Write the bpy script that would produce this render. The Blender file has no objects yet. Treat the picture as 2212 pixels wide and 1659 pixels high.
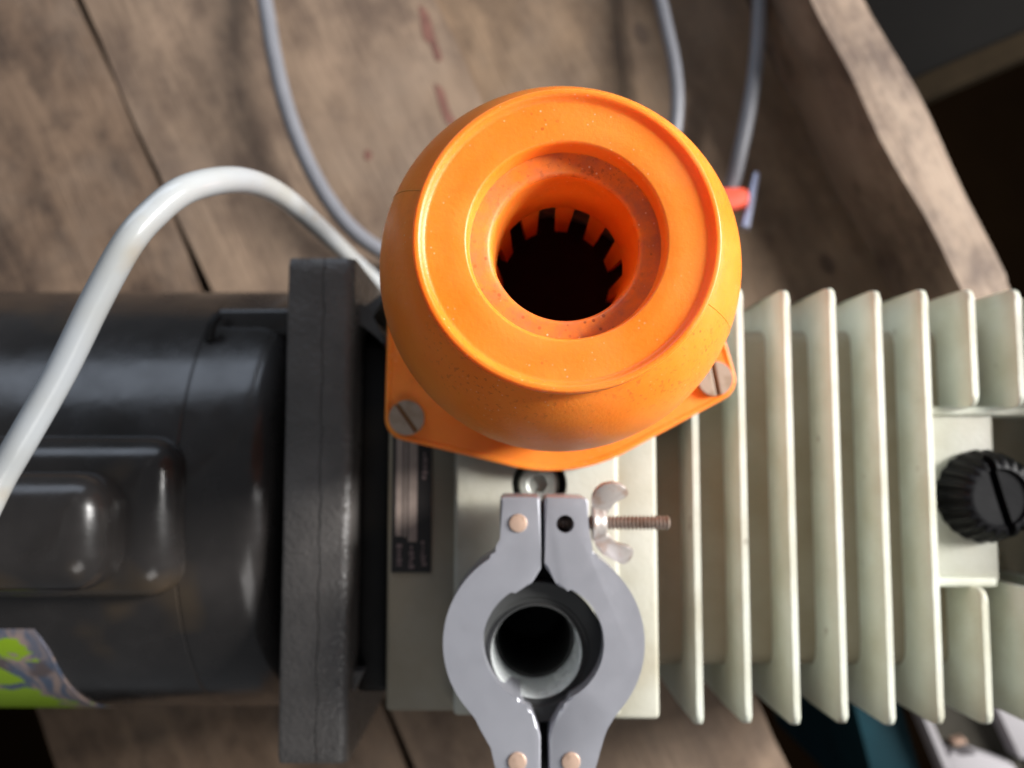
import bpy, bmesh, math, random
from mathutils import Vector, Matrix
random.seed(7)
MM = 0.001
R = math.radians
scene = bpy.context.scene
col = scene.collection

# ------------------------------------------------------------------ camera
H = 440.0            # camera height above the bench top, mm
PITCH = 4.7          # degrees tilted off straight-down, towards +Y
cam_d = bpy.data.cameras.new('camera')
cam = bpy.data.objects.new('camera', cam_d); col.objects.link(cam)
cam.location = (0, 0, H*MM); cam.rotation_euler = (R(PITCH), 0, 0)
cam_d.sensor_width = 36; cam_d.lens = 30.17
cam_d.clip_start = 0.01; cam_d.clip_end = 20
cam_d.dof.use_dof = True; cam_d.dof.focus_distance = 0.180; cam_d.dof.aperture_fstop = 10.5
scene.camera = cam
scene.cycles.max_bounces = 8; scene.cycles.diffuse_bounces = 4; scene.cycles.glossy_bounces = 3

# ------------------------------------------------------------------ light
world = bpy.data.worlds.new('World'); scene.world = world; world.use_nodes = True
wb = world.node_tree.nodes['Background']
wb.inputs[0].default_value = (0.86, 0.92, 1.0, 1); wb.inputs[1].default_value = 0.14

def area(name, az, el, dist, sx, sy, power, colr, target=(0, 0, 0.15)):
    l = bpy.data.lights.new(name, 'AREA'); l.shape = 'RECTANGLE'; l.size = sx; l.size_y = sy
    l.energy = power; l.color = colr
    o = bpy.data.objects.new(name, l); col.objects.link(o)
    t = Vector(target)
    d = Vector((math.cos(R(el))*math.cos(R(az)), math.cos(R(el))*math.sin(R(az)), math.sin(R(el))))
    o.location = t + d*dist
    o.rotation_euler = d.to_track_quat('Z', 'Y').to_euler()
    return o
area('window_light', 14, 29, 1.25, 0.24, 0.60, 42, (1.0, 0.982, 0.955))
area('front_window', -64, 42, 1.7, 0.8, 0.6, 4, (1.0, 0.97, 0.94))
area('far_window', 104, 24, 1.8, 2.0, 0.7, 11, (0.74, 0.84, 1.0))

vs = scene.view_settings
vs.view_transform = 'Standard'; vs.look = 'None'; vs.exposure = 0.0; vs.gamma = 1.0

# ------------------------------------------------------------------ helpers
F = 1853.0
ct, st = math.cos(R(PITCH)), math.sin(R(PITCH))
def at(px, py, z):
    """place on the level plane z (mm) that a measured direction meets"""
    u = (px-1106)/F; v = (829.5-py)/F
    y = v*ct + st; zz = v*st - ct
    s = (H-z)/(-zz)
    return (u*s, y*s)

def finish(name, bm, material, parent=None, sharp=35, smooth=True):
    bmesh.ops.recalc_face_normals(bm, faces=bm.faces[:])
    for v in bm.verts: v.co *= MM
    me = bpy.data.meshes.new(name); bm.to_mesh(me); bm.free()
    for m in (material if isinstance(material, (list, tuple)) else [material]): me.materials.append(m)
    if smooth:
        for p in me.polygons: p.use_smooth = True
        me.set_sharp_from_angle(angle=R(sharp))
    o = bpy.data.objects.new(name, me); col.objects.link(o)
    if parent is not None:
        o.parent = parent
        w = Vector(parent.location)
        p = parent.parent
        while p is not None: w += Vector(p.location); p = p.parent
        o.location = -w
    return o

def thing(name, label, cat, loc=(0, 0, 0), group=None):
    o = bpy.data.objects.new(name, None); col.objects.link(o)
    o.location = Vector(loc)*MM; o.empty_display_size = 0.02
    o['label'] = label; o['category'] = cat
    if group: o['group'] = group
    return o
def tag(o, label, cat, group=None):
    o['label'] = label; o['category'] = cat
    if group: o['group'] = group
    return o

def prism(bm, pts, z0, z1, bevel=0, segs=2, both=False):
    n0 = len(bm.verts)
    vb = [bm.verts.new((p[0], p[1], z0)) for p in pts]
    vt = [bm.verts.new((p[0], p[1], z1)) for p in pts]
    n = len(pts)
    bm.faces.new(vb[::-1]); ft = bm.faces.new(vt)
    for i in range(n):
        bm.faces.new((vb[i], vb[(i+1) % n], vt[(i+1) % n], vt[i]))
    if bevel:
        es = list(ft.edges)
        if both:
            for v in vb:
                for e in v.link_edges:
                    if e.other_vert(v) in vb and e not in es: es.append(e)
        bmesh.ops.bevel(bm, geom=es, offset=bevel, segments=segs, affect='EDGES', profile=0.6, clamp_overlap=True)

def box(bm, x0, x1, y0, y1, z0, z1, bevel=0, segs=2):
    b2 = bmesh.new()
    bmesh.ops.create_cube(b2, size=1)
    for v in b2.verts:
        v.co = Vector(((x0+x1)/2+v.co.x*(x1-x0), (y0+y1)/2+v.co.y*(y1-y0), (z0+z1)/2+v.co.z*(z1-z0)))
    if bevel:
        bmesh.ops.bevel(b2, geom=b2.edges[:], offset=bevel, segments=segs, affect='EDGES', profile=0.5, clamp_overlap=True)
    merge(bm, b2)

def merge(bm, b2, M=None):
    vm = {}
    for v in b2.verts: vm[v] = bm.verts.new(M @ v.co if M else v.co)
    for f in b2.faces:
        nf = bm.faces.new([vm[v] for v in f.verts]); nf.material_index = f.material_index
    b2.free()

def lathe(bm, prof, c=(0, 0), n=96, closed=False, axis='Z', mats=None, cap0=True):
    """prof = [(r, h)], revolved round a vertical (or X) axis through c"""
    rings = []
    for r, h in prof:
        ring = []
        for i in range(n):
            a = 2*math.pi*i/n
            if axis == 'Z': p = (c[0]+r*math.cos(a), c[1]+r*math.sin(a), h)
            else: p = (h, c[0]+r*math.cos(a), c[1]+r*math.sin(a))
            ring.append(bm.verts.new(p))
        rings.append(ring)
    m = len(rings)
    for k in range(m if closed else m-1):
        a, b = rings[k], rings[(k+1) % m]
        for i in range(n):
            f = bm.faces.new((a[i], a[(i+1) % n], b[(i+1) % n], b[i]))
            if mats: f.material_index = mats(k)
    if not closed:
        for ring in ((rings[0], rings[-1]) if cap0 else (rings[-1],)):
            try: bm.faces.new(ring)
            except Exception: pass
    return rings

def smooth_profile(pts, k=4):
    out = []
    n = len(pts)
    for i in range(n-1):
        p0 = pts[max(i-1, 0)]; p1 = pts[i]; p2 = pts[i+1]; p3 = pts[min(i+2, n-1)]
        for j in range(k):
            t = j/k
            out.append(tuple(0.5*((2*p1[d])+(-p0[d]+p2[d])*t+(2*p0[d]-5*p1[d]+4*p2[d]-p3[d])*t*t+(-p0[d]+3*p1[d]-3*p2[d]+p3[d])*t**3) for d in range(len(p1))))
    out.append(pts[-1])
    return out

def tube(bm, pts, rad, n=20, k=8, r2=None):
    P = [Vector(p) for p in smooth_profile(pts, k)]
    T = [(P[min(i+1, len(P)-1)]-P[max(i-1, 0)]).normalized() for i in range(len(P))]
    N = T[0].orthogonal().normalized()
    rings = []
    for i, (p, t) in enumerate(zip(P, T)):
        N = (N - t*N.dot(t)).normalized(); B = t.cross(N)
        r = rad(i/(len(P)-1)) if callable(rad) else rad
        rings.append([bm.verts.new(p + (N*math.cos(2*math.pi*j/n)+B*math.sin(2*math.pi*j/n))*r) for j in range(n)])
    for a, b in zip(rings, rings[1:]):
        for j in range(n): bm.faces.new((a[j], a[(j+1) % n], b[(j+1) % n], b[j]))
    bm.faces.new(rings[0][::-1]); bm.faces.new(rings[-1])

def cut(o, bm_cutter):
    """subtract a closed shape (mm) from object o"""
    bmesh.ops.recalc_face_normals(bm_cutter, faces=bm_cutter.faces[:])
    for v in bm_cutter.verts: v.co *= MM
    me = bpy.data.meshes.new('cutter'); bm_cutter.to_mesh(me); bm_cutter.free()
    c = bpy.data.objects.new('cutter', me); col.objects.link(c)
    md = o.modifiers.new('cut', 'BOOLEAN'); md.operation = 'DIFFERENCE'; md.solver = 'EXACT'; md.object = c
    bpy.context.view_layer.update()
    dg = bpy.context.evaluated_depsgraph_get()
    new = bpy.data.meshes.new_from_object(o.evaluated_get(dg))
    o.modifiers.clear(); old = o.data; o.data = new
    for p in new.polygons: p.use_smooth = True
    new.set_sharp_from_angle(angle=R(30))
    bpy.data.objects.remove(c); bpy.data.meshes.remove(me); bpy.data.meshes.remove(old)

def circle(c, r, n=48, a0=0):
    return [(c[0]+r*math.cos(a0+2*math.pi*i/n), c[1]+r*math.sin(a0+2*math.pi*i/n)) for i in range(n)]

# ------------------------------------------------------------------ materials
class NT:
    def __init__(s, name):
        s.m = bpy.data.materials.new(name); s.m.use_nodes = True
        s.t = s.m.node_tree; s.b = s.t.nodes['Principled BSDF']
        s.co = s.t.nodes.new('ShaderNodeTexCoord').outputs['Object']
    def link(s, a, b): s.t.links.new(a, b)
    def node(s, typ, **kw):
        n = s.t.nodes.new(typ)
        for k, v in kw.items(): setattr(n, k, v)
        return n
    def mapping(s, scale, rot=(0, 0, 0), loc=(0, 0, 0), src=None):
        n = s.node('ShaderNodeMapping'); n.inputs['Scale'].default_value = scale
        n.inputs['Rotation'].default_value = rot; n.inputs['Location'].default_value = loc
        s.link(src or s.co, n.inputs[0]); return n.outputs[0]
    def noise(s, scale, detail=4, rough=0.55, vec=None, dist=0):
        n = s.node('ShaderNodeTexNoise'); n.inputs['Scale'].default_value = scale
        n.inputs['Detail'].default_value = detail if detail > 7 else min(detail, 3); n.inputs['Roughness'].default_value = rough
        n.inputs['Distortion'].default_value = dist
        s.link(vec or s.co, n.inputs['Vector']); return n.outputs['Fac']
    def voro(s, scale, vec=None, feature='F1', rnd=1.0):
        n = s.node('ShaderNodeTexVoronoi'); n.inputs['Scale'].default_value = scale; n.feature = feature
        n.inputs['Randomness'].default_value = rnd
        s.link(vec or s.co, n.inputs['Vector']); return n.outputs['Distance']
    def ramp(s, fac, a, b, va=0.0, vb=1.0):
        n = s.node('ShaderNodeMapRange'); n.inputs['From Min'].default_value = a; n.inputs['From Max'].default_value = b
        n.inputs['To Min'].default_value = va; n.inputs['To Max'].default_value = vb
        s.link(fac, n.inputs['Value']); return n.outputs['Result']
    def mul(s, a, b, op='MULTIPLY'):
        n = s.node('ShaderNodeMath', operation=op)
        for i, x in enumerate((a, b)):
            if isinstance(x, (int, float)): n.inputs[i].default_value = x
            else: s.link(x, n.inputs[i])
        return n.outputs[0]
    def mix(s, fac, a, b, blend='MIX'):
        n = s.node('ShaderNodeMix', data_type='RGBA', blend_type=blend)
        if isinstance(fac, (int, float)): n.inputs[0].default_value = fac
        else: s.link(fac, n.inputs[0])
        for i, x in ((6, a), (7, b)):
            if isinstance(x, tuple): n.inputs[i].default_value = (*x, 1)
            else: s.link(x, n.inputs[i])
        return n.outputs[2]
    def color(s, x):
        if isinstance(x, tuple): s.b.inputs['Base Color'].default_value = (*x, 1)
        else: s.link(x, s.b.inputs['Base Color'])
    def rough(s, x):
        if isinstance(x, (int, float)): s.b.inputs['Roughness'].default_value = x
        else: s.link(x, s.b.inputs['Roughness'])
    def bump(s, h, strength=0.3, dist=0.0005):
        n = s.node('ShaderNodeBump'); n.inputs['Strength'].default_value = strength; n.inputs['Distance'].default_value = dist
        s.link(h, n.inputs['Height']); s.link(n.outputs[0], s.b.inputs['Normal'])
    def set(s, **kw):
        for k, v in kw.items(): s.b.inputs[k.replace('_', ' ')].default_value = v

def m_orange(name, dust, clean=False):
    g = NT(name)
    n1 = g.noise(48, 8, .62); n2 = g.noise(21, 3, .6, g.mapping((1, 1, 1), loc=(1.7, .4, .9)))
    c = g.mix(g.ramp(n1, .36, .68), (0.91, 0.215, 0.014), (0.98, 0.262, 0.028))
    c = g.mix(g.mul(g.ramp(n2, .50, .70), .55), c, (0.95, 0.29, 0.065))          # faded, dusty film
    c = g.mix(g.mul(g.ramp(g.noise(30, 8, .7, g.mapping((1, 1, 1), loc=(5, 2, 8))), .56, .70), .30), c, (0.42, 0.10, 0.02))
    if dust:
        c = g.mix(g.mul(g.ramp(g.noise(140, 8, .7), .38, .62), 0.8), c, (0.58, 0.165, 0.065))
    sp = g.mul(g.ramp(g.voro(430), .12, .20, 1, 0), g.ramp(g.noise(60, 2), .46 if dust else .60, .70))
    c = g.mix(g.mul(sp, 0.45 if clean else 0.75), c, (0.26, 0.05, 0.012))
    wh = g.mul(g.ramp(g.voro(560, g.mapping((1, 1, 1), loc=(.3, .7, .1))), .08, .15, 1, 0), g.ramp(g.noise(55, 2, vec=g.mapping((1, 1, 1), loc=(2, 5, 1))), .49, .62))
    c = g.mix(g.mul(wh, 0.9 if dust else 0.6), c, (0.95, 0.62, 0.42))
    grit = g.mul(g.ramp(g.noise(900, 2), .58, .66), g.ramp(g.noise(26, 2, vec=g.mapping((1, 1, 1), loc=(.2, 3.1, .6))), .50, .62))
    c = g.mix(g.mul(grit, .0 if clean else .5), c, (0.45, 0.085, 0.015))
    g.color(c); g.rough(g.ramp(n1, .3, .7, .32, .50))
    g.set(Subsurface_Weight=0.6, Subsurface_Radius=(1.0, 0.28, 0.05), Subsurface_Scale=0.0045, IOR=1.48, Specular_IOR_Level=.45)
    g.b.subsurface_method = 'RANDOM_WALK'
    g.bump(g.noise(1100, 3), .22, .0003)
    return g.m
ORANGE = m_orange('orange_plastic', False)
ORANGE_C = m_orange('clean_orange_plastic', False, True)
ORANGE_D = m_orange('dusty_orange_plastic', True)

def m_cream(name, base=(0.575, 0.59, 0.51), grime=.55):
    g = NT(name)
    oi = g.node('ShaderNodeObjectInfo').outputs['Random']
    vec = g.node('ShaderNodeVectorMath', operation='ADD'); g.link(g.co, vec.inputs[0]); g.link(oi, vec.inputs[1])
    v = vec.outputs[0]
    c = g.mix(g.ramp(g.noise(35, 6, .6, v), .38, .72), base, tuple(x*y for x, y in zip(base, (.80, .76, .68))))
    c = g.mix(g.mul(g.ramp(g.noise(16, 5, .6, v), .52, .74), grime), c, (0.30, 0.235, 0.15))
    sp = g.mul(g.ramp(g.voro(95, v), .10, .17, 1, 0), g.ramp(g.noise(30, 2, vec=v), .56, .62))
    c = g.mix(g.mul(sp, .7), c, (0.16, 0.11, 0.07))
    g.color(c); g.rough(g.ramp(g.noise(50, 3), .3, .7, .42, .6)); g.bump(g.noise(700, 4, .6), .35, .0004)
    return g.m
CREAM = m_cream('cream_paint')
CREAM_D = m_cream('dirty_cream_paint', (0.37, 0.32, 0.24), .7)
CREAM_G = m_cream('grimy_shaded_cream_paint', (0.27, 0.24, 0.185), .8)  # grime plus the shade of cap and clamp, put into the colour
CREAM_P = m_cream('worn_cream_paint', (0.49, 0.49, 0.425), .7)
CREAM_F = m_cream('cream_fin_paint', (0.645, 0.675, 0.595), .5)

def m_cast(name, base, rough, coarse, spec=.5, dirt=.5, bs=.55):
    g = NT(name)
    n = g.noise(30, 6, .65)
    c = g.mix(g.ramp(n, .4, .75), base, tuple(x*1.7 for x in base))
    c = g.mix(g.mul(g.ramp(g.noise(14, 4, .6), .60, .72), dirt), c, (0.075, 0.05, 0.025))
    g.color(c); g.rough(g.ramp(g.noise(90, 4), .3, .7, rough-.06, rough+.08))
    g.bump(g.noise(coarse, 4, .6), bs, .0009); g.b.inputs['Specular IOR Level'].default_value = spec
    return g.m
MOTOR = m_cast('motor_black_paint', (0.022, 0.0195, 0.0185), .21, 200, .6, .7, .06)
PLATE = m_cast('cast_grey_paint', (0.072, 0.066, 0.062), .30, 600, .75, .25, .6)
DARK = m_cast('shaded_dark_paint', (0.008, 0.0075, 0.0075), .5, 300, .25, .2, .2)
GUSSET = m_cast('gusset_grey_paint', (0.075, 0.072, 0.07), .45, 400)

def m_metal(name, base, rough, metallic=1.0, stain=None, brushed=False, bscale=900):
    g = NT(name)
    n = g.noise(70, 5, .6)
    c = g.mix(g.ramp(n, .35, .75), base, tuple(x*.94 for x in base))
    if stain: c = g.mix(g.mul(g.ramp(g.noise(220, 4, .6), .5, .66), .7), c, stain)
    g.color(c); g.rough(g.ramp(g.noise(130, 4), .3, .7, rough-.03, rough+.04)); g.set(Metallic=metallic)
    vec = g.mapping((1, 14, 1)) if brushed else g.co
    g.bump(g.noise(bscale, 4, .6, vec), .18, .0003)
    return g.m
ALU = m_metal('clamp_aluminium', (0.44, 0.445, 0.49), .38, .6, None, brushed=True, bscale=500)
STEEL = m_metal('bright_steel', (0.70, 0.74, 0.74), .3, .7)
BORE = m_metal('polished_bore_steel', (0.86, 0.90, 0.90), .26, .4)
ZINC = m_metal('wing_nut_zinc', (0.42, 0.385, 0.36), .42, .55, (0.32, 0.21, 0.15))
COPPER = m_metal('rivet_copper', (0.60, 0.42, 0.32), .5, .5, (0.36, 0.24, 0.17))
RUSTY = m_metal('thread_steel', (0.34, 0.27, 0.23), .45, .7, (0.2, 0.13, 0.09))
SCREW = m_metal('dull_screw_steel', (0.33, 0.27, 0.21), .6, .35, (0.22, 0.16, 0.10))
SLOTRUST = m_metal('rusty_slot', (0.20, 0.09, 0.03), .7, .2)

def m_plain(name, base, rough=.5, var=.25, nscale=80, bump=.15, **kw):
    g = NT(name)
    g.color(g.mix(g.ramp(g.noise(nscale, 5, .6), .35, .72), base, tuple(x*(1-var) for x in base)))
    g.rough(rough); g.bump(g.noise(600, 3), bump, .0003)
    if kw: g.set(**kw)
    return g.m
RUBBER = m_plain('centring_ring_rubber', (0.045, 0.046, 0.045), .5)
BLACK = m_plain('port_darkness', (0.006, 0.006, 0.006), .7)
KNOB = m_plain('black_knob_plastic', (0.006, 0.006, 0.007), .45, .3, 200, .1, Specular_IOR_Level=.12)
GASKET = m_plain('gasket_grey', (0.05, 0.04, 0.04), .7)
GREYCABLE = m_plain('grey_cable_sheath', (0.195, 0.197, 0.218), .45, .15, 50)
RED = m_plain('red_plastic', (0.80, 0.085, 0.035), .5, .1)
PINSTEEL = m_plain('blue_grey_steel', (0.40, 0.42, 0.55), .3, .2, Metallic=.7)
TEAL = m_plain('teal_paint', (0.003, 0.030, 0.042), .7, .3, 30, Specular_IOR_Level=.2)
TRAYW = m_plain('tray_white', (0.31, 0.295, 0.31), .7, .15, 25)
TRAYD = m_plain('tray_inside_shade', (0.045, 0.041, 0.033), .85, .25, 25, Specular_IOR_Level=.15)
SCRAP = m_plain('scrap_brown', (0.34, 0.22, 0.16), .7)
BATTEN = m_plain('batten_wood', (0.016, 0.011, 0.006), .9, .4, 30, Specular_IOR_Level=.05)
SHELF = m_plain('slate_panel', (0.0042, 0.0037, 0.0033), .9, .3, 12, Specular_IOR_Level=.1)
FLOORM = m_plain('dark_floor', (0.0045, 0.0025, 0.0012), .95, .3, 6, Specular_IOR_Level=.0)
STAINRED = m_plain('red_paint_mark', (0.21, 0.092, 0.068), .75, .4, 90)

def m_hose():
    g = NT('white_hose_plastic')
    c = g.mix(g.ramp(g.noise(26, 5, .6), .42, .75), (0.45, 0.475, 0.495), (0.40, 0.40, 0.37))
    c = g.mix(g.mul(g.ramp(g.noise(40, 5, .6, g.mapping((1, 1, 1), loc=(3, 1, 2))), .62, .72), .5), c, (0.40, 0.34, 0.25))
    g.color(c); g.rough(.24); g.set(Coat_Weight=.3); g.bump(g.noise(300, 3), .06, .0003)
    return g.m
HOSE = m_hose()

GRAIN = math.atan2(-1.0, 0.455)      # boards run down and to the right
def m_wood(name, a, b, dark, seed, stain=.8):
    g = NT(name)
    rot = g.mapping((1, 1, 1), rot=(0, 0, -GRAIN), loc=(seed, seed*.37, 0))
    streak = g.noise(26, 7, .62, g.mapping((.5, 2.2, 1), src=rot), .8)
    fine = g.noise(190, 5, .6, g.mapping((.12, 2.4, 1), src=rot))
    c = g.mix(g.ramp(streak, .34, .70), a, b)
    c = g.mix(g.mul(g.ramp(fine, .45, .75), .3), c, tuple(x*.55 for x in a))
    blot = g.noise(19, 8, .72, g.mapping((.8, 1.2, 1), src=rot))
    c = g.mix(g.mul(g.ramp(blot, .45, .62), stain), c, dark)
    pale = g.noise(24, 5, .6, g.mapping((.8, 1.3, 1), loc=(4, 2, 0), src=rot))
    c = g.mix(g.mul(g.ramp(pale, .54, .72), .45), c, tuple(min(1, x*1.5) for x in a))
    kn = g.mul(g.ramp(g.voro(23, g.mapping((.8, 1.3, 1), src=rot)), .09, .15, 1, 0), g.ramp(g.noise(9, 1, vec=rot), .48, .54))
    c = g.mix(g.mul(kn, .8), c, (0.055, 0.03, 0.018))
    c = g.mix(g.mul(g.ramp(g.noise(11, 8, .66, g.mapping((1, 1, 1), loc=(seed, 9, 0))), .48, .68), .32), c, (0.27, 0.205, 0.155))
    g.color(c); g.rough(.72); g.bump(fine, .4, .0012)
    return g.m
W1 = m_wood('bench_wood_stained', (0.215, 0.140, 0.090), (0.140, 0.088, 0.056), (0.045, 0.027, 0.018), 1.3, .85)
W2 = m_wood('bench_wood_worn', (0.265, 0.183, 0.124), (0.185, 0.124, 0.083), (0.085, 0.054, 0.038), 4.1, .7)
W3 = m_wood('bench_wood_brown', (0.225, 0.148, 0.090), (0.150, 0.096, 0.057), (0.070, 0.041, 0.024), 7.7, .65)
W4 = m_wood('bench_edge_wood', (0.330, 0.245, 0.180), (0.215, 0.150, 0.105), (0.075, 0.048, 0.036), 2.9, .85)

# ------------------------------------------------------------------ the setting
bm = bmesh.new()
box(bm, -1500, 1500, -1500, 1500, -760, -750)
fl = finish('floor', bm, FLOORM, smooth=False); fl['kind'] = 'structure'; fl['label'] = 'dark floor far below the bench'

bench = bpy.data.objects.new('workbench', None); col.objects.link(bench)
bench['kind'] = 'structure'; bench['label'] = 'old stained wooden workbench top of wide planks'
gd = Vector((math.cos(GRAIN), math.sin(GRAIN)))          # along the grain, towards the viewer
nd = Vector((-gd.y, gd.x)); nd = nd if nd.x > 0 else -nd # across, to the right
def across(px, py, z=0): return Vector(at(px, py, z)).dot(nd)
def along(px, py, z=0): return Vector(at(px, py, z)).dot(gd)
def plank(name, n0, n1, a0, a1, z0, z1, m, wob=1.2, bev=1.6, round_end=0):
    """a board with slightly wandering edges, from a0 to a1 along the grain"""
    bm = bmesh.new()
    k = 34; L = []; Rr = []
    p1, p2 = random.random()*6, random.random()*6
    for i in range(k+1):
        t = i/k; a = a0+(a1-a0)*t
        d0 = wob*(math.sin(a*.021+p1)+.5*math.sin(a*.083+p2)); d1 = wob*(math.sin(a*.025+p2)+.5*math.sin(a*.071+p1))
        e = 0
        if round_end and i == k: e = round_end
        L.append(gd*a+nd*(n0+d0+e*.3)); Rr.append(gd*a+nd*(n1+d1-e))
    prism(bm, [tuple(p) for p in Rr]+[tuple(p) for p in L[::-1]], z0, z1, bev, 2)
    return finish(name, bm, m, bench)
s0 = across(96, 1590); s1 = across(300, 290); s2 = across(990, 110)
s3 = across(1765, 0); e0 = across(1790, 60, 58); e1 = across(1915, 90, 58)
plank('plank', s0, s1-1.9, -420, 460, -32, 0, W1)
plank('plank', s1+1.9, s2-0.6, -420, 470, -32, 0.6, W2)
plank('plank', s2+0.6, e0+14, -420, along(1640, 1400), -32, -3.5, W3, round_end=6)
plank('edge_board', e0, e1, -420, along(2230, 640, 58), -40, 58, W4, wob=1.6, bev=3.0)
# old red paint marks on the worn plank
for pts in ([(905, 10), (925, 30), (940, 80), (955, 125), (942, 130), (930, 95), (915, 80)],
            [(938, 180), (958, 195), (972, 240), (985, 262), (968, 268), (952, 235)],
            [(790, 322), (803, 330), (800, 345), (788, 342)]):
    bm = bmesh.new(); prism(bm, [at(q[0], q[1], .9) for q in smooth_profile(pts+[pts[0]], 3)[:-1]], .55, .95)
    finish('paint_mark', bm, STAINRED, bench)

# what lies lower, beyond the bench edge
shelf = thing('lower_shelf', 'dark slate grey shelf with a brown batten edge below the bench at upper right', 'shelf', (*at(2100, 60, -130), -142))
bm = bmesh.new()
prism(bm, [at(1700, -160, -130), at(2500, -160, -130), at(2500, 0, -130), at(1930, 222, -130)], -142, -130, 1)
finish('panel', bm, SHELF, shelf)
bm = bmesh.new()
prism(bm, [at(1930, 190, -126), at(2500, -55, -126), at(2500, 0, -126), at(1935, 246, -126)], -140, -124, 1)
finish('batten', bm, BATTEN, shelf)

# ------------------------------------------------------------------ vacuum pump
pump = thing('vacuum_pump', 'cream finned vacuum pump with black motor and orange exhaust cap on the bench', 'vacuum pump', (20, -15, 0))
YC = -15.5; FX0_ = 57.6
# cream body under the fins
bm = bmesh.new()
box(bm, 40, FX0_+14.78*6+5, -70, 42.5, 14, 150, 5, 3)
box(bm, FX0_+14.78*6-8, 200, -69, 41.5, 16, 128, 4, 3)
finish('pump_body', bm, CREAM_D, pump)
bm = bmesh.new(); box(bm, 188, 250, -84, 54, 10, 188, 5, 3); finish('rear_shade_cover', bm, CREAM_F, pump)  # unseen end cover, added and sized to cast shade on the filler boss
for x, y in ((60, -62), (60, 30), (205, -62), (205, 30)):
    bm = bmesh.new(); prism(bm, circle((x, y), 12, 24), 0, 16, 1.5); finish('foot', bm, RUBBER, pump)

def fin_mesh(y0, y1, hollow0=True, hollow1=True, name='cooling_fin'):
    """upright fin: rounded top corners, thicker towards its root"""
    bm = bmesh.new()
    zt, zb, r = 170.0, 60.0, 3.4
    out = []
    def corner(cy, sgn):
        return [(cy+sgn*r*math.sin(a), zt-r+r*math.cos(a)) for a in [i*math.pi/2/6 for i in range(7)]]
    right = corner(y1-r, 1) if hollow1 else [(y1, zt)]
    left = corner(y0+r, -1) if hollow0 else [(y0, zt)]
    top = [left[0]] + [(left[0][0]+(right[0][0]-left[0][0])*i/24, zt) for i in range(1, 24)] + [right[0]]
    out = left[::-1]+top[1:-1]+right
    out = out+[(y1, 146), (y1, zb), (y0, zb), (y0, 146)]
    def half(z):
        t = max(0, min(1, (zt-z)/25)); return 0.98+0.55*t+.8*max(0, t-.75)*4*(1 if z <= 150 else .3)
    vl = [bm.verts.new((-half(z)+random.uniform(-.05, .05), y, z)) for y, z in out]
    vr = [bm.verts.new((half(z)+random.uniform(-.05, .05), y, z)) for y, z in out]
    n = len(out)
    # faces in strips between outline points at equal height keep the sides clean
    fl_ = bm.faces.new(vl); fr_ = bm.faces.new(vr[::-1])
    es = []
    for i in range(n):
        f = bm.faces.new((vl[(i+1) % n], vl[i], vr[i], vr[(i+1) % n]))
    for e in bm.edges:
        if {f for f in e.link_faces} & {fl_, fr_} and all(v.co.z > 100 for v in e.verts): es.append(e)
    bmesh.ops.bevel(bm, geom=es, offset=.45, segments=2, affect='EDGES', profile=.5, clamp_overlap=True)
    o = finish(name, bm, CREAM_F, pump, sharp=50)
    return o
FX0, FDX, FY0, FY1 = 57.6, 14.78, -83.0, 52.9
f0 = fin_mesh(FY0, FY1)
base_loc = f0.location.copy()
f0.location = base_loc + Vector((FX0, 0, 0))*MM
for k in range(1, 6):
    c = f0.copy(); col.objects.link(c); c.parent = pump; c.location = base_loc + Vector((FX0+FDX*k+random.uniform(-.3, .3), random.uniform(-.5, .5), random.uniform(-.3, .2)))*MM
yb = at(2100, 1262, 163)[1]; yt = at(2100, 884, 163)[1]
ft = fin_mesh(yt+.5, FY1, hollow0=True); ft.location = base_loc + Vector((FX0+FDX*6, 0, 0))*MM
for k in (7, 8):
    c = ft.copy(); col.objects.link(c); c.parent = pump; c.location = base_loc + Vector((FX0+FDX*k, 0, 0))*MM
fb = fin_mesh(FY0, yb-.5, hollow1=True); fb.location = base_loc + Vector((FX0+FDX*6, 0, 0))*MM
for k in (7, 8):
    c = fb.copy(); col.objects.link(c); c.parent = pump; c.location = base_loc + Vector((FX0+FDX*k, 0, 0))*MM

# filler boss between the short fins
bx = FX0+FDX*5+1.6
bm = bmesh.new(); box(bm, bx, at(2152, 1070, 160)[0], yb, yt, 140, 160, 1.2, 3)
boss = finish('filler_boss', bm, CREAM_P, pump)
bm = bmesh.new(); box(bm, bx, at(2152, 1260, 163)[0], yb-.8, yb+2.4, 141, 164, 1.0, 3); finish('boss_lip', bm, CREAM_F, boss)
bm = bmesh.new(); box(bm, bx, 228, yt-2.0, yt+1.0, 141, 162, 1.0, 3); finish('boss_lip', bm, CREAM, boss)

# ribbed black filler plug
kc = at(2122, 1071, 161)
bm = bmesh.new()
N = 22*8; rings = []
for r, z, amp in ((14.4, 155, 0), (14.7, 160.5, .2), (14.4, 162, .7), (12.4, 169.5, .75), (11.2, 171.6, .55), (10.0, 172.3, .15), (8.9, 172.4, 0), (8.5, 171.2, 0), (0.6, 171.0, 0)):
    rings.append([bm.verts.new((kc[0]+(r+amp*math.tanh(2.2*math.cos(22*2*math.pi*i/N)))*math.cos(2*math.pi*i/N), kc[1]+(r+amp*math.tanh(2.2*math.cos(22*2*math.pi*i/N)))*math.sin(2*math.pi*i/N), z)) for i in range(N)])
for a, b in zip(rings, rings[1:]):
    for i in range(N): bm.faces.new((a[i], a[(i+1) % N], b[(i+1) % N], b[i]))
bm.faces.new(rings[0]); bm.faces.new(rings[-1])
plug = finish('filler_plug', bm, KNOB, pump); plug['label'] = 'black ribbed plastic plug with a screwdriver slot'
bm = bmesh.new(); box(bm, -1.3, 1.3, -16, 16, 167.5, 190)
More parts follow.
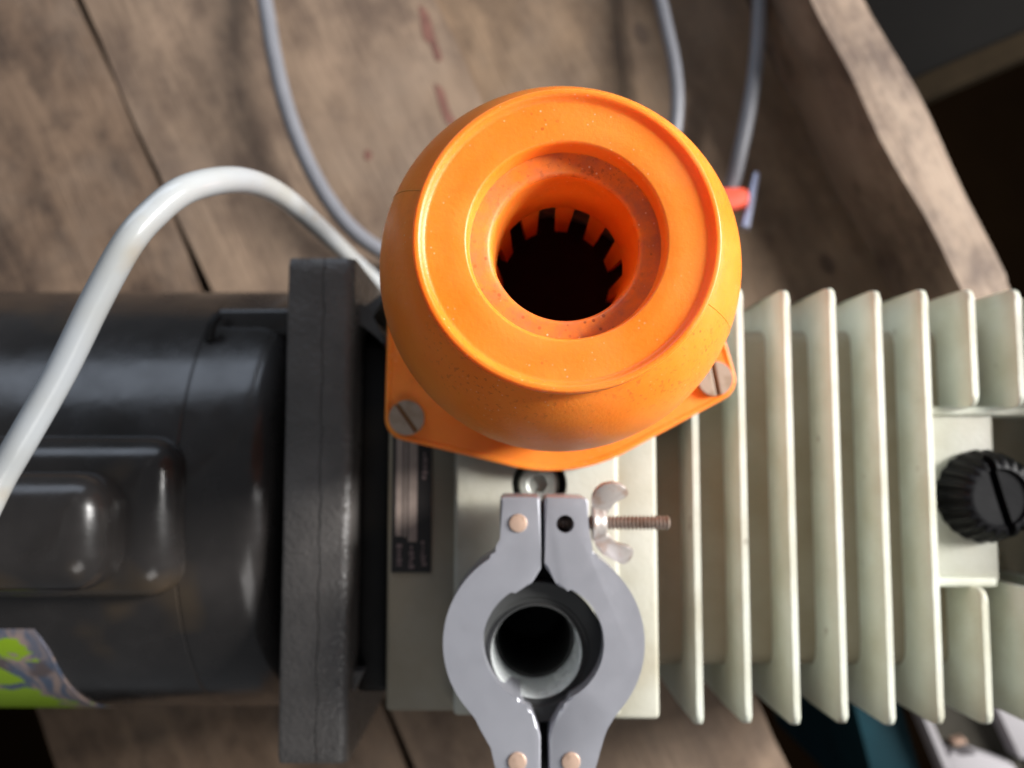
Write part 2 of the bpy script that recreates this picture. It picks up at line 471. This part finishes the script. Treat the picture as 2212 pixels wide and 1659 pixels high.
bmesh.ops.rotate(bm, verts=bm.verts, cent=(0, 0, 0), matrix=Matrix.Rotation(R(15), 3, 'Z'))
bmesh.ops.translate(bm, verts=bm.verts, vec=(kc[0], kc[1], 0)); cut(plug, bm)

# front block with the ports
bx0 = at(835, 1300, 162)[0]; bx1 = at(1421, 1300, 167)[0]
by0 = at(1100, 1546, 166)[1]
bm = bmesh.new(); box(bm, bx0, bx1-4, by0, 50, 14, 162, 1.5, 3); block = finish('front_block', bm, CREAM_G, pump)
px0 = at(981, 1200, 168)[0]; px1 = at(1336, 1200, 168)[0]
bm = bmesh.new(); box(bm, px1-3, bx1, by0-.6, 52, 20, 168, 1.4, 3); finish('block_edge', bm, CREAM_P, pump)
bm = bmesh.new(); box(bm, px0, px1, by0+1, 44, 150, 170, 1.6, 3)
pad = finish('port_pad', bm, CREAM_P, pump)
sc = at(1165, 1046, 168)
bm = bmesh.new(); prism(bm, circle(sc, 8.6, 48), 163, 180); cut(pad, bm)
bm = bmesh.new(); prism(bm, circle((at(1174, 1390, 200)[0]-1.8, at(1174, 1390, 200)[1]-3.6), 12.0, 48), 100, 190); cut(pad, bm)
bm = bmesh.new(); prism(bm, circle((at(1174, 1390, 200)[0]-1.8, at(1174, 1390, 200)[1]-3.6), 12.0, 48), 100, 190); cut(block, bm)
# socket screw in its counterbore
bm = bmesh.new()
lathe(bm, [(6.3, 161.5), (6.3, 166.6), (5.9, 167.1), (4.0, 167.1), (3.5, 166.8)], sc, 48)
scr = finish('socket_screw', bm, m_metal('socket_head_steel', (0.40, 0.41, 0.38), .45, .5), pump, sharp=20)
bm = bmesh.new(); prism(bm, circle(sc, 3.0, 6), 164, 172); cut(scr, bm)
bm = bmesh.new(); lathe(bm, [(8.55, 162.2), (8.55, 163.4), (6.4, 163.4), (6.4, 162.2)], sc, 48, closed=True); finish('counterbore_ring', bm, BLACK, pump)  # black ring on the counterbore floor

# rating plate on the left strip
nx0, nyt = at(849, 950, 162); nx1, nyb = at(931, 1236, 162)
LW = m_plain('plate_pale_print', (0.30, 0.235, 0.20), .45, .2, 300)
LB = m_plain('plate_black_print', (0.016, 0.013, 0.012), .45)
LT = m_plain('plate_letter_print', (0.19, 0.135, 0.13), .5)
bm = bmesh.new(); box(bm, nx0, nx1, nyb, nyt+14, 162.1, 162.7, .15, 1); npl = finish('rating_plate', bm, LB, pump)
npl['label'] = 'small black rating plate with pale printed columns'
def npx(f): return nx0+(nx1-nx0)*f
def npy(py): return at(890, py, 162.7)[1]
for f0_, f1_, ya, yb_ in ((.10, .27, 930, 1158), (.31, .38, 930, 1160), (.42, .64, 930, 1170)):
    bm = bmesh.new(); box(bm, npx(f0_), npx(f1_), npy(yb_), npy(ya), 162.6, 162.8); finish('print_column', bm, LW, npl, smooth=False)
for fx, ya, yb_ in ((.14, 1172, 1222), (.46, 1180, 1228), (.76, 1166, 1222), (.78, 975, 1035)):
    bm = bmesh.new(); y = npy(yb_)
    while y < npy(ya):
        h = random.uniform(.5, 1.3); w = random.uniform(.06, .13)
        box(bm, npx(fx+random.uniform(-.02, .02)), npx(fx+w), y, y+h, 162.6, 162.82); y += h+random.uniform(.35, .6)
    o = finish('print_line', bm, LT, npl, smooth=False)

# inlet port inside the clamp
cc = at(1174, 1390, 200)
pc = (cc[0]-1.8, cc[1]-3.6)
bm = bmesh.new()
prof = [(13.9, 160), (13.9, 184), (19.0, 189), (19.5, 189.6), (19.5, 193.2), (19.1, 193.6), (15.2, 193.6), (14.6, 193.1), (13.7, 193.1), (13.3, 193.9), (12.9, 194.1), (12.65, 193.8), (12.5, 192.5), (12.4, 186), (12.2, 174), (11.2, 173.4), (11.0, 118)]
lathe(bm, prof, pc, 96, mats=lambda k: 1 if 2 <= k <= 10 else (2 if k >= 14 else 0), cap0=False)
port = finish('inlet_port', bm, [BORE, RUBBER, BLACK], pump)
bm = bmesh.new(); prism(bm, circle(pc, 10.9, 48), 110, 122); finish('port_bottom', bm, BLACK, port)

# dark coupling housing, raised and blackened for the gap's shade; triangular webs
bm = bmesh.new(); box(bm, -51.5, bx0+.5, -78, 38, 10, 152, 3, 3); finish('coupling_housing', bm, DARK, pump)
def gusset(pts, z0, z1):
    bm = bmesh.new(); prism(bm, [at(x, y, z1) for x, y in pts], z0, z1, .8, 2); finish('web', bm, GUSSET, pump)
gusset([(765, 642), (790, 668), (838, 622), (838, 640), (800, 684), (838, 742), (838, 758), (786, 698), (765, 706)], 90, 158)
gusset([(744, 1452), (786, 1448), (780, 1462), (745, 1540)], 90, 158)
gusset([(744, 1578), (762, 1560), (800, 1545), (770, 1590), (744, 1640)], 60, 110)

# square adapter plate
pl0 = at(617, 700, 168)[0]; pl1 = at(764, 700, 168)[0]
ytop = at(690, 556, 168)[1]; ybot = at(690, 1652, 168)[1]
bm = bmesh.new(); yk = (ybot, ytop); prof_ = [(pl0, 8), (pl0, 165.5), (pl0+.6, 167.2), (pl0+1.8, 167.8), (pl0+11.7, 167.8), (pl0+11.9, 167.5), (pl0+12.1, 167.5), (pl0+12.3, 168), (pl1-3.0, 168), (pl1-1.6, 167.6), (pl1-.5, 166.6), (pl1, 165), (pl1, 8)]
rows = []
nseg = 60
for i in range(nseg+1):
    t = i/nseg; y = ybot+(ytop-ybot)*t
    e = min(t, 1-t)*(ytop-ybot); dz = -1.2*(1-min(1, e/2.6))**2; w = .25*math.sin(y*.31)+.2*math.sin(y*.83+1)
    if i in (0, nseg): pass
    rows.append([bm.verts.new((x+(w if 11 < x-pl0 < 13 else 0), y, z+(dz if z > 160 else 0)+(random.uniform(-.05, .05) if z > 160 else 0))) for x, z in prof_])
for a, b in zip(rows, rows[1:]):
    for j in range(len(prof_)-1): bm.faces.new((a[j], a[j+1], b[j+1], b[j]))
    bm.faces.new((a[-1], a[0], b[0], b[-1]))
bm.faces.new(rows[0]); bm.faces.new(rows[-1][::-1])
plate = finish('adapter_plate', bm, PLATE, pump); plate['label'] = 'rough dark grey cast plate between motor and pump'

# motor
MC = (YC, 90)
bm = bmesh.new()
lathe(bm, [(40, -300), (70, -299), (77, -293), (78.6, -286), (78.6, -106.6), (78.3, -106.2), (78.3, -105.9), (78.6, -105.5), (78.5, -88), (77.8, -84), (75.8, -80), (72, -77.5), (66, -76.5), (60, -76), (48, -70)], MC, 128, axis='X')
for v in bm.verts: v.co.y = YC+(v.co.y-YC)*1.03
motor = finish('motor', bm, MOTOR, pump); motor['label'] = 'glossy black cylindrical electric motor'
def rbox(name, x0, x1, y0, y1, z0, z1, bev, m=MOTOR, segs=5):
    bm = bmesh.new(); box(bm, x0, x1, y0, y1, z0, z1, bev, segs); return finish(name, bm, m, motor, sharp=60)
rbox('cover_base', -300, at(374, 1100, 178)[0], at(300, 1300, 176)[1], at(300, 940, 176)[1], 120, 178, 11)
rbox('terminal_box', -300, at(212, 1100, 196)[0], at(100, 1290, 196)[1], at(100, 1020, 196)[1], 150, 196, 11)
rbox('lifting_lug', at(462, 690, 143)[0], -71, at(500, 728, 143)[1], at(500, 662, 143)[1], 96, 143, 2.5, MOTOR, 3)
bm = bmesh.new(); tube(bm, [(*at(470, 684, 147), 147), (*at(458, 700, 149), 149), (*at(452, 735, 148), 148)], 1.6, 10, 4); finish('cover_clip', bm, BLACK, motor)
# printed sticker wrapped round the motor
def m_sticker():
    g = NT('printed_sticker')
    lines = g.noise(46, 4, .6, g.mapping((2.2, .8, .8), rot=(0, 0, .5)), 1.6)
    c = g.mix(g.ramp(lines, .46, .58), (0.30, 0.225, 0.20), (0.085, 0.11, 0.165))
    c = g.mix(g.ramp(g.noise(30, 3, .5), .60, .64), c, (0.11, 0.085, 0.085))
    grn = g.ramp(g.noise(75, 3, .5, g.mapping((1, 1.2, .8), loc=(.013, .02, .0)), .9), .25, .75, .1, .9)
    sep = g.node('ShaderNodeSeparateXYZ'); g.link(g.co, sep.inputs[0])
    lim = g.mul(g.ramp(sep.outputs[0], -.181, -.153, .30, -.10), g.ramp(sep.outputs[2], .10, .165, .14, -.14), 'ADD')
    c = g.mix(g.ramp(g.mul(grn, lim, 'ADD'), .54, .57), c, (0.25, 0.40, 0.012))
    g.color(c); g.rough(.42)
    return g.m
bm = bmesh.new(); rows = []
for i in range(25):
    th = R(120+72*i/24); row = []
    for j in range(25):
        x = -300+(149)*j/24
        if j > 21 and i < 3: x = min(x, -151-(1-math.sin(math.pi/2*(i+.01)/3))*3)
        rr = 79.1 if i not in (0, 24) else 78.7
        row.append(bm.verts.new((x, YC+rr*1.03*math.cos(th), 90+rr*math.sin(th))))
    rows.append(row)
for a, b in zip(rows, rows[1:]):
    for j in range(24): bm.faces.new((a[j], a[j+1], b[j+1], b[j]))
r_ = bmesh.ops.extrude_face_region(bm, geom=bm.faces[:])
for v in [e for e in r_['geom'] if isinstance(e, bmesh.types.BMVert)]:
    d = Vector((0, v.co.y-YC, v.co.z-90)).normalized(); v.co -= d*.5
stk = finish('sticker', bm, m_sticker(), motor); stk['label'] = 'grey and blue printed sticker with lime green splashes'

# ------------------------------------------------------------------ orange exhaust cap
AX = (11.5, 44.8)
def mats_cap(k): return 1 if LEDGE0 <= k <= LEDGE1 else (0 if k < len(outer) else 2)
outer = smooth_profile([(42.2, 178), (40.6, 179.4), (39.8, 184), (40.5, 192), (42.0, 202), (43.5, 213), (44.1, 224), (43.7, 234), (42.0, 243), (39.0, 250), (35.4, 255), (32.9, 257.4), (31.9, 258.4)], 5)
rim = [(r*1.012, z) for r, z in [(31.3, 258.9), (31.7, 259.6), (31.95, 261), (31.9, 264.4), (31.75, 264.85), (31.4, 265), (30.85, 265), (30.55, 264.9), (30.1, 264.4), (29.6, 263.8), (29.3, 263.62), (28.9, 263.56)]]
face = [(25, 263.5), (21.6, 263.5), (21.3, 263.4), (20.95, 262.95), (20.8, 262.3), (20.7, 259.2), (20.65, 258.2)]
ledge = [(20.55, 257.9), (18, 257.5), (16.9, 257.3), (16.5, 257.1), (16.15, 256.6), (16.0, 256.0)]
bore = [(15.95, 255.4), (15.5, 246), (15.2, 235.2), (15.35, 234.8), (17.2, 234.8), (17.4, 235.2), (17.6, 252), (19, 254.2), (27, 254.8), (33, 251.5), (37, 246), (39.4, 237), (40.1, 224), (38.8, 211), (36, 198), (33.6, 188), (33.4, 176), (33.6, 175)]
prof = outer+rim+face+ledge+bore+[(42.2, 175)]
LEDGE0 = len(outer)+len(rim)+len(face)-1; LEDGE1 = LEDGE0+len(ledge)-1
bm = bmesh.new(); lathe(bm, prof, AX, 144, closed=True, mats=mats_cap)
cap = finish('exhaust_cap', bm, [ORANGE, ORANGE_D, ORANGE_C], pump, sharp=50); cap['label'] = 'round bright orange plastic exhaust cap with raised rim and open centre'
# three-lobed mounting flange
lobes = [at(880, 903, 178), at(1541, 819, 178)]
la = [math.atan2(l[1]-AX[1], l[0]-AX[0]) for l in lobes]
rl = sum(math.hypot(l[0]-AX[0], l[1]-AX[1]) for l in lobes)/2
mid = (la[0]+la[1])/2; la.append(mid+math.pi)
ang = [la[0], la[1], la[2]]
lc = [lobes[0], lobes[1], (AX[0]+rl*math.cos(la[2]), AX[1]+rl*math.sin(la[2]))]
cand = circle(AX, 49.8, 240)
for c in lc: cand += circle(c, 6.9, 60)
def hull(P):
    P = sorted(set((round(a, 4), round(b, 4)) for a, b in P))
    def half(Q):
        h = []
        for p in Q:
            while len(h) > 1 and (h[-1][0]-h[-2][0])*(p[1]-h[-2][1])-(h[-1][1]-h[-2][1])*(p[0]-h[-2][0]) <= 0: h.pop()
            h.append(p)
        return h
    a, b = half(P), half(P[::-1]); return a[:-1]+b[:-1]
HL = hull(cand)
def hull_r(th):
    d = (math.cos(th), math.sin(th))
    for i in range(len(HL)):
        p, q = HL[i], HL[(i+1) % len(HL)]
        e = (q[0]-p[0], q[1]-p[1]); den = d[0]*e[1]-d[1]*e[0]
        if abs(den) < 1e-9: continue
        w = (p[0]-AX[0], p[1]-AX[1]); t = (w[0]*e[1]-w[1]*e[0])/den; u = (w[0]*d[1]-w[1]*d[0])/den
        if t > 0 and -1e-6 <= u <= 1+1e-6: return t
    return 49.8
def lobed(name, z0, z1, shrink, m, parent, inner=33.5, lip=True):
    bm = bmesh.new(); n = 288
    rr = [hull_r(2*math.pi*i/n)-shrink for i in range(n)]
    prof = [(0, z0), (0, z1-.6), (-.2, z1-.15), (-.6, z1), (-1.3, z1), (-1.7, z1-.2), (-2.0, z1-.45)] if lip else [(0, z0), (0, z1)]
    rings = [[bm.verts.new((AX[0]+(r+d)*math.cos(2*math.pi*i/n), AX[1]+(r+d)*math.sin(2*math.pi*i/n), z)) for i, r in enumerate(rr)] for d, z in prof]
    for z in (prof[-1][1], z0):
        rings.append([bm.verts.new((AX[0]+inner*math.cos(2*math.pi*i/n), AX[1]+inner*math.sin(2*math.pi*i/n), z)) for i in range(n)])
    for k in range(len(rings)):
        a, b = rings[k], rings[(k+1) % len(rings)]
        for i in range(n): bm.faces.new((a[i], a[(i+1) % n], b[(i+1) % n], b[i]))
    return finish(name, bm, m, parent)
lobed('cap_flange', 175.3, 178.4, 0, ORANGE, cap)
lobed('gasket', 173.6, 175.2, 1.0, GASKET, cap, lip=False)
bm = bmesh.new(); lathe(bm, [(31.5, 150), (31.5, 173.5), (44, 173.5), (46, 160)], AX, 64, closed=True); finish('exhaust_port', bm, CREAM, pump)
bm = bmesh.new(); prism(bm, circle(AX, 31, 48), 163.2, 170.6); finish('exhaust_dark_disc', bm, BLACK, pump)  # black disc stands in for the darkness of the exhaust opening
# slotted screws
def slotted(c, z, r, h, ang, m):
    bm = bmesh.new(); w = .62
    prism(bm, circle(c, r, 40), z, z+h*.45)
    for s in (0, math.pi):
        a1 = math.asin(w/r); pts = [(c[0]+r*math.cos(ang+s+a), c[1]+r*math.sin(ang+s+a)) for a in [a1+(math.pi-2*a1)*i/22 for i in range(23)]]
        prism(bm, pts, z+h*.44, z+h, .35, 2)
    return bm
for c, a in ((lc[0], R(-54)), (lc[1], R(-80)), (lc[2], R(20))):
    sc_ = finish('flange_screw', slotted(c, 178.0, 5.3, 2.6, a, SCREW), SCREW, cap)
    bm = bmesh.new(); b2 = bmesh.new(); box(b2, -5.0, 5.0, -.6, .6, 0, .12); merge(bm, b2, Matrix.Translation((c[0], c[1], 179.18)) @ Matrix.Rotation(a, 4, 'Z'))
    # rust lying in the slot belongs to the screw mesh
    for v in bm.verts: v.co *= MM
    sm = sc_.data; tmp = bmesh.new(); tmp.from_mesh(sm); k0 = len(tmp.faces)
    vm = {v: tmp.verts.new(v.co) for v in bm.verts}
    for f in bm.faces: nf = tmp.faces.new([vm[v] for v in f.verts]); nf.material_index = 1
    bm.free(); tmp.to_mesh(sm); tmp.free(); sm.materials.append(SLOTRUST)
# ring of tapered fingers at the foot of the central bore
NTOOTH = 11
for i in range(NTOOTH):
    a = R(84.5+360/NTOOTH*i)
    bm = bmesh.new(); vsx = []
    for z, r0, r1, w in ((237, 15.3, 17.0, 2.5), (234.6, 15.2, 17.0, 2.4), (217.5, 13.9, 15.7, 1.6), (216.6, 14.1, 15.4, 1.45)):
        vsx.append([bm.verts.new((AX[0]+r*math.cos(a)-t*math.sin(a), AX[1]+r*math.sin(a)+t*math.cos(a), z)) for r, t in ((r0, -w), (r0, w), (r1, w), (r1, -w))])
    for p, q in zip(vsx, vsx[1:]):
        for j in range(4): bm.faces.new((p[j], p[(j+1) % 4], q[(j+1) % 4], q[j]))
    bm.faces.new(vsx[0]); bm.faces.new(vsx[-1])
    finish('bore_finger', bm, ORANGE_C, cap)
# mould parting lines on both flanks
for a in (R(158), R(-22)):
    bm = bmesh.new(); tube(bm, [(AX[0]+(r-.02)*math.cos(a), AX[1]+(r-.02)*math.sin(a), z) for r, z in outer[28:57:3]], .14, 6, 2)
    finish('mould_line', bm, ORANGE, cap)

# ------------------------------------------------------------------ clamp
clamp = thing('pipe_clamp', 'grey aluminium two-piece clamp with a wing nut round the inlet port', 'clamp', (cc[0], cc[1], 184))
ZC = 200.0
C0 = (1174, 1390)
def arc(r, a0, a1, n): return [(C0[0]+r*math.cos(R(a0+(a1-a0)*i/n)), C0[1]-r*math.sin(R(a0+(a1-a0)*i/n))) for i in range(n+1)]
left = [(1167.5, 1076), (1163, 1072), (1090, 1072), (1083, 1074), (1080, 1081), (1080, 1165), (1078, 1180), (1070, 1193)] + arc(217, 120, 221, 40) + [(1026, 1552), (1044, 1574), (1053, 1590), (1060, 1615), (1068, 1651), (1074, 1690), (1085, 1712), (1160, 1712), (1168, 1705), (1168, 1592), (1163.5, 1572), (1150, 1540), (1145, 1532), (1134, 1526.5)] + arc(131, 251, 119, 40)[1:] + [(1135.7, 1266.6), (1146, 1262), (1151.6, 1256.6), (1168, 1230), (1169, 1222)]
right = [(1175.6, 1078), (1180, 1072.5), (1260, 1074), (1267, 1077), (1271, 1085), (1271, 1170), (1274, 1184), (1283, 1195)] + arc(219, 60, -41, 40) + [(1327, 1550), (1313, 1573), (1306, 1590), (1298, 1618), (1288, 1655), (1280, 1692), (1268, 1712), (1196, 1712), (1187, 1704), (1185, 1598), (1190, 1570), (1208, 1538), (1213, 1531), (1223, 1525)] + arc(131, -67, 66, 40)[1:] + [(1217, 1271), (1206, 1266), (1200, 1259), (1178, 1225), (1176.5, 1216)]
halves = []
for pts in (left, right):
    bm = bmesh.new(); prism(bm, [at(x, y, ZC) for x, y in pts], 180, ZC, .8, 3)
    halves.append(finish('clamp_half', bm, ALU, clamp, sharp=28))
bm = bmesh.new(); prism(bm, [at(x, y, 192) for x, y in ((1105, 1548), (1245, 1548), (1245, 1700), (1105, 1700))], 181, 185, .3); finish('hinge_link', bm, DARK, clamp)
bm = bmesh.new(); prism(bm, [at(x, y, 190) for x, y in ((1120, 1085), (1230, 1085), (1225, 1285), (1125, 1285))], 181.5, 187, .3); finish('slit_shade_block', bm, DARK, clamp)  # added dark filler gives the slit between the lugs its shade
hc = at(1221, 1132, ZC)
bm = bmesh.new(); prism(bm, circle(hc, 2.45, 32), 180, 204); cut(halves[1], bm)
for x, y in ((1119, 1130), (1117, 1645), (1233, 1645)):
    c = at(x, y, ZC); bm = bmesh.new()
    lathe(bm, [(2.55, ZC-2), (2.55, ZC+.25), (2.3, ZC+.55), (1.2, ZC+.7), (.1, ZC+.72)], c, 32)
    finish('rivet', bm, COPPER, clamp)
zb = 192.0
p0 = at(1180, 1129, zb); p1 = at(1446, 1128, zb)
bm = bmesh.new(); prof = []
x = p0[0]
while x < p1[0]-.6:
    prof += [(1.45, x), (2.1, x+.45), (2.1, x+.62), (1.45, x+1.0)]; x += 1.1
prof += [(1.7, p1[0]-.4), (1.3, p1[0])]
lathe(bm, prof, (p0[1], zb), 24, axis='X'); finish('bolt', bm, RUSTY, clamp)
n0 = at(1279, 1129, zb)[0]; n1 = at(1311, 1129, zb)[0]
bm = bmesh.new()
lathe(bm, smooth_profile([(5.0, n0), (5.0, n0+.6), (4.6, n0+1.6), (4.3, n0+3.0), (3.6, n1-.3), (2.1, n1)], 3), (p0[1], zb), 32, axis='X')
nut = finish('wing_nut', bm, ZINC, clamp)
wings = [[(1288, 1112), (1277, 1085), (1281, 1060), (1296, 1044), (1320, 1037), (1343, 1044), (1355, 1058), (1351, 1069), (1333, 1079), (1318, 1092), (1311, 1108)],
         [(1288, 1150), (1285, 1172), (1300, 1196), (1322, 1210), (1350, 1223), (1364, 1212), (1371, 1194), (1362, 1183), (1338, 1176), (1322, 1166), (1311, 1150)]]
for k, w in enumerate(wings):
    w2 = smooth_profile(w+[w[0]], 3)[:-1]
    bm = bmesh.new(); prism(bm, [at(x, y, zb+1) for x, y in w2], zb-.9, zb+1.1, .35, 2, both=True)
    bmesh.ops.rotate(bm, verts=bm.verts, cent=(p0[0], p0[1], zb), matrix=Matrix.Rotation(R(14), 3, 'X'))
    finish('wing', bm, ZINC, nut, sharp=50)

# ------------------------------------------------------------------ cables
def P(px, py, d): return (*at(px, py, H-d), H-d)
bm = bmesh.new()
tube(bm, [P(-160, 1330, 216), P(-70, 1175, 216), P(0, 1035, 215), P(52, 945, 213), P(134, 800, 211), P(205, 655, 209), P(274, 530, 208), P(330, 463, 211), P(400, 410, 217), P(490, 389, 232), P(560, 399, 254), P(620, 432, 280), P(680, 484, 312), P(740, 541, 352), P(795, 592, 395), P(860, 645, 422), P(960, 700, 433)], 3.75, 24, 8)
tag(finish('white_cable', bm, HOSE), 'thick glossy white cable arching up over the black motor', 'cable')
bm = bmesh.new()
tube(bm, [P(545, -180, 432), P(562, -60, 428), P(577, 30, 424), P(592, 120, 421), P(618, 228, 420), P(655, 330, 420), P(705, 425, 420), P(765, 500, 421), P(840, 550, 424), P(930, 575, 430), P(1040, 580, 434)], 4.0, 20, 8)
tag(finish('grey_cable', bm, GREYCABLE), 'grey cable curving down from the top edge to behind the orange cap', 'cable', 'grey cables on the bench')
bm = bmesh.new()
tube(bm, [P(1395, -150, 428), P(1418, -40, 424), P(1440, 60, 422), P(1458, 150, 421), P(1462, 240, 421), P(1445, 340, 423), P(1400, 430, 427), P(1330, 500, 433)], 3.4, 20, 8)
tag(finish('grey_cable', bm, GREYCABLE), 'short stretch of grey cable just right of the cap top, left of its twin', 'cable', 'grey cables on the bench')
bm = bmesh.new()
tube(bm, [P(1636, -170, 424), P(1641, -60, 420), P(1639, 40, 418), P(1632, 140, 417), P(1617, 240, 418), P(1598, 330, 421), P(1580, 400, 426), P(1545, 470, 432), P(1500, 520, 434)], 3.7, 20, 8)
tag(finish('grey_cable', bm, GREYCABLE), 'rightmost grey cable running down to the red plastic tab', 'cable', 'grey cables on the bench')
tab = thing('plastic_tab', 'red plastic tab with a steel pin beside the orange cap', 'tab', (*at(1590, 428, 22), 6))
bm = bmesh.new()
pts = [(1480, 408), (1600, 404), (1613, 407), (1619, 416), (1619, 432), (1612, 443), (1590, 449), (1480, 462)]
prism(bm, [at(x, y, 26) for x, y in pts], 16, 26, 2.2, 3, both=True); finish('tab_body', bm, RED, tab)
bm = bmesh.new(); tube(bm, [P(1633, 376, 424), P(1622, 430, 420), P(1608, 494, 416)], lambda t: 1.6+.9*t, 14, 6); finish('steel_pin', bm, PINSTEEL, tab)

# ------------------------------------------------------------------ clutter below the bench, lower right
bm = bmesh.new(); z = -60
prism(bm, [at(1822, 1440, z), at(1925, 1440, z), at(2030, 1800, z), at(1915, 1800, z)], -260, z, 3)
tag(finish('teal_case', bm, TEAL), 'dark teal case standing below the bench end', 'case')
tray = thing('open_tray', 'white edged open tray with its floor coloured dark as shade at the lower right corner', 'tray', (*at(2080, 1600, -60), -72))
z = -45
def wall(pts, z0, z1, name='tray_wall', m=TRAYW):
    bm = bmesh.new(); prism(bm, [at(x, y, z1) for x, y in pts], z0, z1, 1); finish(name, bm, m, tray)
wall([(1960, 1470), (1976, 1470), (2072, 1690), (2052, 1690)], -60, z)
wall([(2105, 1430), (2250, 1470), (2290, 1640), (2205, 1640)], -60, z)
wall([(2046, 1640), (2060, 1621), (2075, 1638), (2108, 1625), (2190, 1652), (2250, 1760), (2070, 1760)], -60, z)
wall([(1960, 1440), (2140, 1440), (2215, 1660), (2065, 1690)], -72, -58, 'tray_shaded_floor', TRAYD)  # floor coloured dark for the shade inside the tray
wall([(2060, 1600), (2084, 1594), (2092, 1606), (2066, 1612)], -59, -52, 'scrap', SCRAP)
